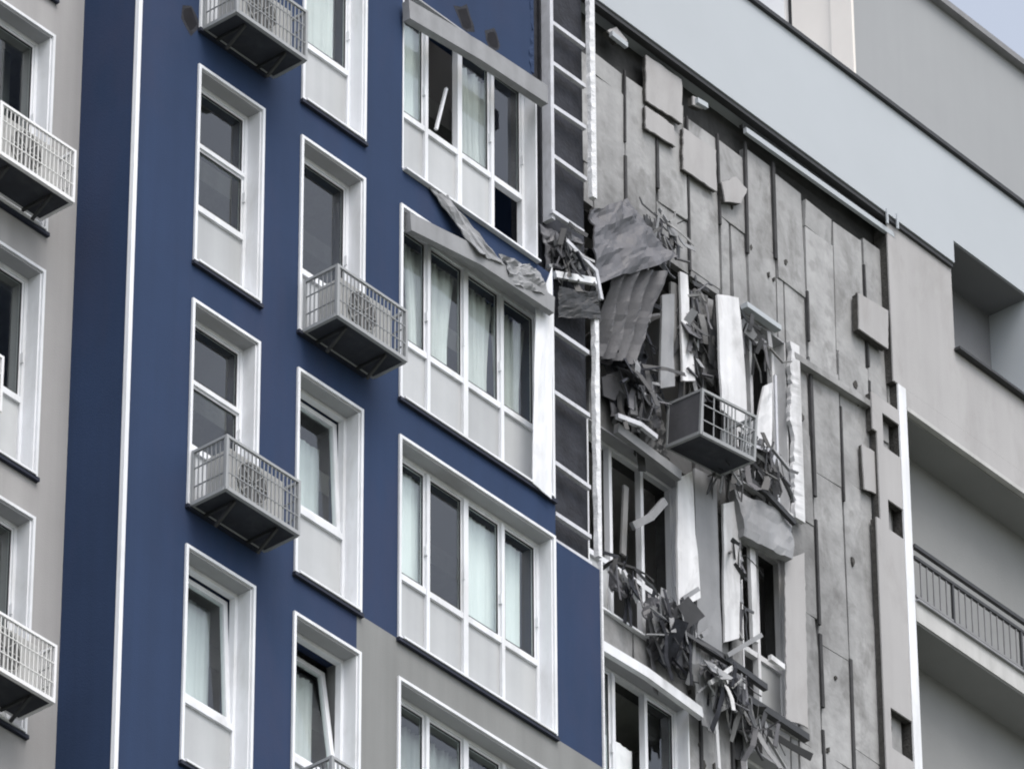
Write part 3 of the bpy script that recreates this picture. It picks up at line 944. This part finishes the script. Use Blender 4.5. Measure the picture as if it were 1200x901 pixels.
# row of the lintel with the twisted beam: frame with glass gone
win = window(LO[0], LO[1], H + WB, H, YD, 3, 0.84, depth=0.16, white='white', trim=False,
             skip=(('u', 0), ('u', 1), ('u', 2), ('l', 1), ('l', 2)), label='shattered window with its glass gone and bare mullions')
window(LO[0], LO[1], WB, 0, YD, 3, 0.92, depth=0.16, white='white', trim=False, skip=(('u', 1),),
       label='soiled window under the bent white cornice')
window(RO[0], RO[1], H * 2 + WB, H * 2, YD, 2, 0.92, depth=0.16, white='dirtywhite', trim=False, skip=(('u', 0), ('u', 1), ('l', 0), ('l', 1)),
       label='blown-out narrow window frame')
window(RO[0], RO[1], H + WB, H, YD, 2, 0.92, depth=0.16, white='dirtywhite', trim=False, skip=(('u', 0), ('u', 1), ('l', 0)),
       label='broken narrow window with bare mullion')
window(RO[0], RO[1], WB, 0, YD, 2, 0.92, depth=0.16, white='dirtywhite', trim=False, skip=(('u', 0),))

# ------------------------------------------------------------------ loose and hanging wreckage
def crumple(amp, sc, seed, ridge=0.0, nr=4):
    off = Vector((seed * 3.7, seed * 1.3, seed * 2.1))

    def fn(u, v, nrm):
        p = Vector((u * sc, v * sc, 0)) + off
        n = noise.noise(p) + 0.5 * noise.noise(p * 2.3) + 0.3 * noise.noise(p * 5.1)
        w = nrm * (n * amp)
        if ridge:
            w += nrm * (ridge * (abs(((u * nr + 0.15 * math.sin(v * 5 + seed)) % 1) - .5) * 2 - .5))
        e = noise.noise_vector(Vector((u * 6, v * 6, seed * 1.7))) * amp * 0.5
        return w + Vector((e.x, 0, e.z))
    return fn


def sheet(name, cat, label, pix, Ys, material, amp=0.05, sc=3, seed=1, ridge=0.0, nr=4, thick=0.012, nu=14, nv=14, smooth=False, group=None):
    c = [at(x, y, Y) for (x, y), Y in zip(pix, Ys)]
    mb = MB(); mb.sheet(c, nu, nv, thick, crumple(amp, sc, seed, ridge, nr))
    return tag(mb.build(name, material, smooth=smooth), label, cat, group)


def stick(name, cat, label, pix, Y, material, w=0.05, h=0.04, group=None, seed=0):
    Ys = Y if isinstance(Y, (list, tuple)) else [Y] * len(pix)
    P = [at(x, y, yy) for (x, y), yy in zip(pix, Ys)]
    mb = MB()
    if len(P) == 2:
        mb.bar(P[0], P[1], h, w)
    else:
        for a, b in zip(P, P[1:]):
            e = (b - a).normalized() * min(w, h) * 0.3
            mb.bar(a - e, b + e, h, w)
    return tag(mb.build(name, material), label, cat, group)


# displaced head trims on the wide windows
stick('head_trim', 'metal trim', 'grey metal head trim hanging askew over the top wide window', [(478, 14), (560, 62), (636, 112)], [-.10, -.13, -.16], 'trim', 0.25, 0.10)
stick('head_trim', 'metal trim', 'grey metal head trim sagging over the second wide window', [(480, 262), (560, 302), (645, 358)], [-.03, -.08, -.16], 'trim', 0.22, 0.08)
sheet('sill_sheet', 'metal sheet', 'torn grey sill sheet hanging below the top wide window',
      [(505, 218), (528, 232), (592, 312), (560, 296)], [-.05, -.05, -.14, -.16], 'trim', 0.04, 4, 3)
sheet('sill_sheet', 'metal sheet', 'crumpled sheet scrap between the top and second wide windows, against the ladder of rails',
      [(585, 300), (632, 312), (645, 350), (600, 330)], [-.10, -.10, -.18, -.18], 'trim', 0.06, 4, 5)
sheet('jamb_sheet', 'metal sheet', 'thick white bent jamb strip at the right of the second wide window',
      [(628, 362), (648, 312), (646, 585), (624, 566)], [-.05, -.10, -.06, -.05], 'white', 0.018, 3, 7, nu=6, nv=30)
stick('sash_shard', 'window frame', 'white splinter of sash leaning in the damaged top wide window', [(511, 152), (523, 104)], .18, 'white', 0.03, 0.03)
# wreckage caught in the ladder of rails
stick('loose_rail', 'metal rail', 'short white rail lying crosswise in the ladder of rails', [(650, 322), (697, 330)], [0.0, -.05], 'white', 0.08, 0.05)
stick('loose_rail', 'metal rail', 'bent grey rail dropping from the ladder towards the crumpled panel', [(646, 248), (683, 273)], [.02, -.03], 'rail', 0.05, 0.05)
stick('loose_rail', 'metal rail', 'slanting bent rail just above the short white rail', [(664, 283), (698, 318), (704, 350)], [-.02, -.05, -.05], 'rail', 0.05, 0.04)
sheet('dark_sheet', 'metal sheet', 'dark flat sheet hanging under the short white rail', [(654, 336), (700, 342), (704, 374), (656, 372)], [-.02, -.05, -.03, 0], 'darkmetal', 0.03, 3, 4)
sheet('scrap_sheet', 'metal sheet', 'crumpled blue-grey scrap stuck left in the ladder of rails', [(634, 262), (682, 280), (690, 318), (640, 322)], [.08, .06, .08, .10], 'burnt', 0.06, 4, 8)
# the big crumpled panel and what hangs from it
sheet('crumpled_panel_and_shadow', 'metal panel', 'large dark crumpled grey panel jutting out right of the ladder of rails',
      [(690, 246), (738, 232), (792, 300), (700, 334)], [.35, .6, .55, .2], 'burnt', 0.10, 2.6, 11, thick=.02, nu=18, nv=18)
sheet('crumpled_panel_and_shadow', 'metal panel', 'dark sheet painting the shadow under the large crumpled panel',
      [(692, 290), (728, 300), (722, 372), (692, 372)], [.5, .6, .7, .6], 'darkmetal', 0.08, 3, 12)  # dark sheet standing in for the shadow beneath the panel
sheet('corrugated_sheet', 'metal sheet', 'folded grey corrugated sheet hanging from the crumpled panel',
      [(722, 316), (786, 318), (745, 428), (694, 416)], [.42, .5, .75, .7], 'burnt', 0.04, 2, 13, ridge=0.12, nr=4, nu=32, nv=14)
# strips in the blown-out opening
for i, (pix, Ys, mt, lb) in enumerate((
        ([(776, 346), (790, 344), (791, 452), (774, 455)], [.85, .85, .8, .8], 'trim', 'grey hanging strip right of the corrugated sheet'),
        ([(797, 318), (806, 322), (814, 446), (800, 446)], [.9, .9, .85, .85], 'dirtywhite', 'thin whitish strip left of the light flakes and the white board'),
        ([(786, 330), (795, 334), (798, 440), (788, 442)], [.96, .96, .98, .98], 'fabric_dark', 'drab narrow cloth between the grey and whitish hanging strips'),
        ([(841, 345), (867, 348), (876, 505), (846, 480)], [.72, .72, .68, .68], 'dirtywhite', 'tall clean white board hanging above the wrecked basket'),
        ([(896, 452), (906, 448), (904, 528), (884, 512)], [.85, .85, .85, .85], 'dirtywhite', 'pointed white shard right of the wrecked basket'),
        ([(795, 560), (812, 552), (820, 700), (795, 715)], [.86, .86, .84, .84], 'dirtywhite', 'white hanging board below the left corner of the wrecked basket'),
        ([(814, 548), (840, 560), (846, 772), (818, 756)], [.92, .92, .9, .9], 'trim', 'broad grey board hanging straight below the wrecked basket'),
        ([(848, 590), (869, 586), (866, 748), (850, 752)], [.88, .88, .88, .88], 'dirtywhite', 'white board right of the broad grey hanging board'))):
    sheet('hanging_board', 'board', lb, pix, Ys, mt, 0.022, 2.5, 20 + i, thick=0.03, nu=2, nv=6)
for i, pix in enumerate(([(814, 338), (836, 352), (834, 376), (812, 362)], [(820, 380), (838, 388), (838, 412), (818, 404)],
                         [(824, 412), (840, 424), (836, 452), (824, 440)])):
    sheet('board_flake', 'board', ('upper', 'middle', 'lower')[i] + ' light flake of board left of the tall clean white board', pix,
          [.92, .92, .9, .9], 'board', 0.02, 2, 30 + i, thick=.03, nu=4, nv=4)
# torn white jamb at the right of the blown-out narrow window
ragged_post(at(936, 430, .92).x, 0.90, 0.97, at(926, 592, .9).z - .1, at(926, 398, .9).z, 0.17, 50, 'torn_jamb', 'dirtywhite', BLD, 0.55)
stick('head_ledge', 'metal trim', 'pale ledge over the blown-out narrow window', [(872, 358), (912, 386)], 0.93, 'band', 0.07, 0.10)
stick('loose_strip', 'metal strip', 'thin loose strip hanging inside the blown-out narrow window', [(908, 440), (912, 590)], .95, 'rail', 0.035, 0.03)
stick('loose_strip', 'metal strip', 'bent light strip at the foot of the blown-out narrow window', [(872, 520), (908, 530), (900, 570)], [.7, .8, .85], 'rail', 0.045, 0.03)
stick('loose_strip', 'metal strip', 'light strip leaning from the blown-out narrow window to its sill', [(902, 520), (906, 592)], [.9, .85], 'dirtywhite', 0.05, 0.03)
# ledge line across the stripped wall
p0, p1 = at(928, 418, .95), at(1050, 496, .95)
mb = MB(); mb.bar(p0, p1, .10, .09); mb.build('floor_ledge', 'board', BLD)
p0, p1 = at(872, 574, .95), at(932, 612, .95)

# wrecked basket, tipped
bp = at(818, 508, 0.40)
M = T(bp.x, bp.y + 0.47, bp.z) @ Matrix.Rotation(math.radians(-3), 4, 'Y') @ Matrix.Rotation(math.radians(7), 4, 'X') @ Matrix.Rotation(math.radians(-6), 4, 'Z')
basket(M, 'dented dark basket without its unit, tipped, in the middle of the wreckage', w=0.86, d=0.55, h=0.58, side='burnt', mesh='basket', broken=True)
# lintel beam and head pieces
stick('twisted_beam', 'metal beam', 'bent grey beam over the shattered window left of the wrecked basket', [(722, 502), (796, 558)], [.84, .80], 'trim', 0.13, 0.07)
stick('twisted_beam', 'metal beam', 'thin bent rail lying on the grey beam over the shattered window', [(724, 488), (750, 498), (768, 512)], [.75, .7, .7], 'rail', 0.06, 0.05)
sheet('scrap_sheet', 'metal sheet', 'dark crumpled sheet above the shattered window', [(706, 420), (770, 440), (772, 505), (716, 488)], [1.0, .95, .85, .9], 'burnt', 0.10, 3.5, 33)
sheet('scrap_sheet', 'metal sheet', 'dark sooty sheet between the corrugated sheet and the bent beam', [(740, 436), (772, 462), (784, 540), (748, 510)], [.9, .88, .82, .85], 'darkmetal', 0.08, 3.5, 34)
sheet('bent_head_box', 'metal trim', 'bent grey head box over the broken narrow window', [(862, 572), (930, 606), (928, 656), (872, 628)], [.84, .84, .80, .80], 'trim', 0.05, 2.2, 35, thick=.10, nu=12, nv=6)
stick('loose_strip', 'metal strip', 'dark torn strip on the bent grey head box', [(874, 560), (898, 578), (930, 612)], [.82, .8, .8], 'darkmetal', 0.07, 0.05)
stick('loose_strip', 'metal strip', 'white mullion stub standing in the broken narrow window', [(880, 640), (884, 752)], .95, 'dirtywhite', 0.10, 0.05)
stick('loose_strip', 'metal strip', 'small white stub lying on the sill of the broken narrow window', [(902, 770), (918, 782)], .85, 'dirtywhite', 0.07, 0.05)
stick('loose_strip', 'metal strip', 'grey bent piece caught on the mullions of the shattered window', [(742, 616), (762, 606), (778, 588)], [.98, .95, .9], 'trim', 0.09, 0.05)
stick('loose_strip', 'metal strip', 'thin grey slat leaning inside the shattered window at its left', [(733, 570), (730, 650)], 1.12, 'fabric_dark', 0.08, 0.03)
# tangle beneath the shattered window
def tangle(label, pix, Y, rx, rz, n, seed, mats, size=1.0):
    """heap of torn sheet flakes, splintered frame bars and a few cables"""
    r = random.Random(seed)
    c = at(*pix, Y)
    mb = MB()

    def rp(k=1.0):
        t, q = r.uniform(0, 6.283), math.sqrt(r.random()) * k
        return c + Vector((rx * q * math.cos(t), r.uniform(-.14, .10), rz * q * math.sin(t)))

    def rd(fl=.5):
        return Vector((r.gauss(0, 1), r.gauss(0, fl), r.gauss(0, 1))).normalized()
    for i in range(n):                                   # torn ribbons that hang, bent once or twice
        mb.use(r.choice((0, 0, 0, 1, 1, 2, 3)))
        p = rp(.9) + Vector((0, 0, .15))
        w_ = r.uniform(.010, .042) * size * (1.6 if r.random() < .15 else 1)
        d = Vector((r.gauss(0, .13), r.gauss(0, .12), -1)).normalized() if r.random() < .82 else Vector((r.choice((-1, 1)), r.gauss(0, .3), r.gauss(0, .5))).normalized()
        sd_ = d.cross(Vector((r.gauss(0, .5), -1, r.gauss(0, .5)))).normalized()
        row = []
        for k in range(r.randint(2, 4)):
            row.append((p - sd_ * w_ * r.uniform(.6, 1.1), p + sd_ * w_ * r.uniform(.6, 1.1)))
            d = (d + Vector((r.gauss(0, .11), r.gauss(0, .2), r.gauss(-.1, .1)))).normalized()
            p = p + d * r.uniform(.08, .24) * size
        k0 = len(mb.v)
        for a, b in row:
            mb.v += [a, b, b + Vector((0, .008, 0)), a + Vector((0, .008, 0))]
        for q in range(len(row) - 1):
            for e in range(4):
                g_ = (e + 1) % 4
                mb.f.append((k0 + q * 4 + e, k0 + q * 4 + g_, k0 + q * 4 + 4 + g_, k0 + q * 4 + 4 + e))
        mb.f.append((k0 + 3, k0 + 2, k0 + 1, k0))
        mb.f.append(tuple(k0 + (len(row) - 1) * 4 + e for e in range(4)))
    for i in range(n // 7):                              # broken plates
        mb.use(r.choice((0, 1, 2, 2)))
        p = rp(.8)
        a, b = r.uniform(.05, .17) * size, r.uniform(.06, .22) * size
        ro = Matrix.Rotation(r.gauss(0, .5), 3, 'Y') @ Matrix.Rotation(r.gauss(0, .5), 3, 'X')
        q4 = [ro @ Vector((x * a * r.uniform(.6, 1.1), 0, z * b * r.uniform(.6, 1.1))) + p for x, z in ((-1, -1), (.2, -1.1), (1, -.8), (1, 1), (-1, .9))]
        mb.slab(q4, .015)
    for i in range(n // 3):                              # splintered bars
        mb.use(r.choice((1, 2, 3)))
        p, d = rp(.9), (rd(.4) + r.choice((Vector((0, 0, -1.2)), Vector((.8, 0, -.1)), Vector()))).normalized()
        L_ = r.uniform(.08, .34) * size
        w_ = r.uniform(.012, .04)
        q = p + d * L_
        mb.bar(p, q, w_, w_ * r.uniform(.4, 1))
        if r.random() < .4:
            mb.bar(q - d * .01, q + (d + rd() * .8).normalized() * L_ * .5, w_ * .9, w_ * .5)
    mb.use(0)
    for i in range(max(1, n // 25)):                     # cables
        p, d = rp(.7), rd(.3)
        pts = [p]
        for k in range(5):
            d = (d + Vector((r.gauss(0, .25), r.gauss(0, .2), -.3))).normalized()
            p = p + d * r.uniform(.06, .12)
            pts.append(p)
        mb.tube(pts, .006, 5)
    return tag(mb.build('torn_wreckage', mats), label, 'wreckage')


sheet('torn_net', 'netting', 'dark crumpled net behind the heap below the shattered window', [(758, 694), (812, 716), (818, 786), (764, 768)], [.92, .90, .88, .90], 'burnt', 0.09, 3.2, 71, thick=.02, nu=14, nv=14)
sheet('torn_net', 'netting', 'dark crumpled net behind the smaller heap right of the white cornice', [(822, 768), (876, 794), (872, 838), (826, 822)], [.88, .88, .86, .88], 'burnt', 0.08, 3.2, 72, thick=.02, nu=12, nv=12)
DK = ('darkmetal', 'soot', 'burnt', 'trim')
LT = ('darkmetal', 'burnt', 'trim', 'board')
tangle('dark heap of torn sheet and mesh hanging below the shattered window', (786, 735), .80, .36, .40, 40, 41, DK, 1.25)
tangle('smaller dark heap of splintered frames at the right end of the white cornice', (848, 805), .76, .40, .22, 34, 42, ('soot', 'burnt', 'trim', 'dirtywhite'), 1.1)
tangle('ragged heap of dark scraps above the shattered window, beside the wrecked basket', (744, 462), .84, .45, .40, 46, 45, DK, 1.4)
tangle('pale torn scraps at the right side of the large crumpled panel', (776, 282), .80, .24, .36, 34, 46, LT)
tangle('torn bits caught under the left corner of the shattered window', (728, 684), .88, .20, .22, 16, 47, DK, .9)
tangle('grey scraps in the foot of the blown-out narrow window', (896, 545), .80, .30, .26, 40, 48, LT)
tangle('torn scraps at the bottom edge below the dark sill rail', (884, 852), .84, .40, .22, 22, 49, LT, 1.2)
tangle('shredded bits in the ladder of rails above the short white rail', (664, 300), .05, .24, .24, 36, 51, DK)
tangle('torn scraps hanging between the corrugated sheet and the tall clean white board', (812, 400), .95, .30, .75, 60, 52, LT, 1.1)
tangle('scraps spilling from the wrecked basket towards the blown-out narrow window', (850, 545), .72, .35, .14, 26, 53, LT)

sheet('scrap_sheet', 'metal sheet', 'grey torn sheet hanging right of the tangled mesh bundle', [(806, 742), (832, 760), (838, 860), (822, 850)], [.8, .78, .8, .84], 'trim', 0.05, 3, 43)
stick('sill_rail', 'metal rail', 'long dark rail running down under the hanging boards', [(814, 750), (856, 776), (896, 805)], [.75, .72, .75], 'darkmetal', 0.08, 0.06)
stick('sill_rail', 'metal rail', 'dark sill rail under the broken narrow window', [(874, 818), (908, 840), (944, 864)], [.84, .83, .84], 'darkmetal', 0.09, 0.08)
for i, (pix, mt, lb) in enumerate((
        ([(832, 800), (858, 782)], 'dirtywhite', 'short white splinter crossing the smaller tangle, upper one'),
        ([(836, 782), (852, 800)], 'dirtywhite', 'short white splinter crossing the smaller tangle, lower one'),
        ([(852, 768), (892, 744)], 'trim', 'thin grey stick poking up right of the long dark rail'),
        ([(800, 702), (818, 690)], 'trim', 'small grey stick poking out above the tangled mesh bundle'),
        ([(822, 745), (834, 736)], 'trim', 'little grey stick at the start of the long dark rail'),
        ([(730, 668), (748, 706)], 'dirtywhite', 'pale splinter hanging under the left end of the shattered window'),
        ([(714, 668), (728, 688)], 'burnt', 'dark scrap stick under the left corner of the shattered window'),
        ([(842, 832), (864, 822), (880, 850)], 'dirtywhite', 'bent white frame piece below the smaller tangle'),
        ([(838, 840), (842, 901)], 'dirtywhite', 'upright white frame stub at the bottom edge below the smaller tangle'))):
    stick('splinter', 'debris', lb, pix, [.66 + .02 * j for j in range(len(pix))] if i < 5 else .86, mt, 0.05, 0.035)
# bent white cornice over the soiled window
P = [(704, 757), (757, 789), (821, 836)]
stick('cornice', 'cornice', 'bent white cornice over the soiled window at the bottom', P, [.85, .84, .85], 'white', 0.13, 0.07)
curtain(4.45, 5.4, -2.3, -0.75, YD + .32, 'blind', 'blue-grey blind in the soiled window under the bent cornice', 0.012, 3, seed=61)
# scraps left under the pale band
for i, (pix, mt) in enumerate((([(716, 40), (734, 54)], 'band'), ([(816, 118), (828, 125)], 'band'))):
    stick('bracket_stub', 'metal bracket', ('pale hooked stub at the top left of the stripped wall', 'small pale stub under the band at centre')[i], pix, .88, mt, 0.07, 0.05)

# anchor holes and small blast pits in the boards
PR = random.Random(77)
for i in range(30):
    for _ in range(20):
        u_, z_ = PR.uniform(4.6, UL - .4), PR.uniform(-1.5, 8.3)
        if not in_hole(u_ - .15, u_ + .15, z_ - .15, z_ + .15):
            break
    r = PR.uniform(.015, .04)
    pts = [Vector((u_ + r * PR.uniform(.5, 1.2) * math.cos(t * .785), YD - .018, z_ + r * PR.uniform(.5, 2.6) * math.sin(t * .785))) for t in range(8)]
    mb = MB(); mb.slab(pts, 0.03); mb.build('blast_pit', 'wool', BLD)

# shredded remains strung through the blown-out opening and down the wall
tangle('sooty curtain of shreds behind the corrugated sheet in the blown-out opening', (735, 385), .98, .40, .70, 70, 61, DK, 1.3)
tangle('torn edge of insulation left of the broken narrow window', (860, 680), .97, .10, .8, 22, 64, LT)
tangle('torn bits around the pale ledge over the blown-out narrow window', (885, 400), .97, .32, .24, 16, 66, LT)
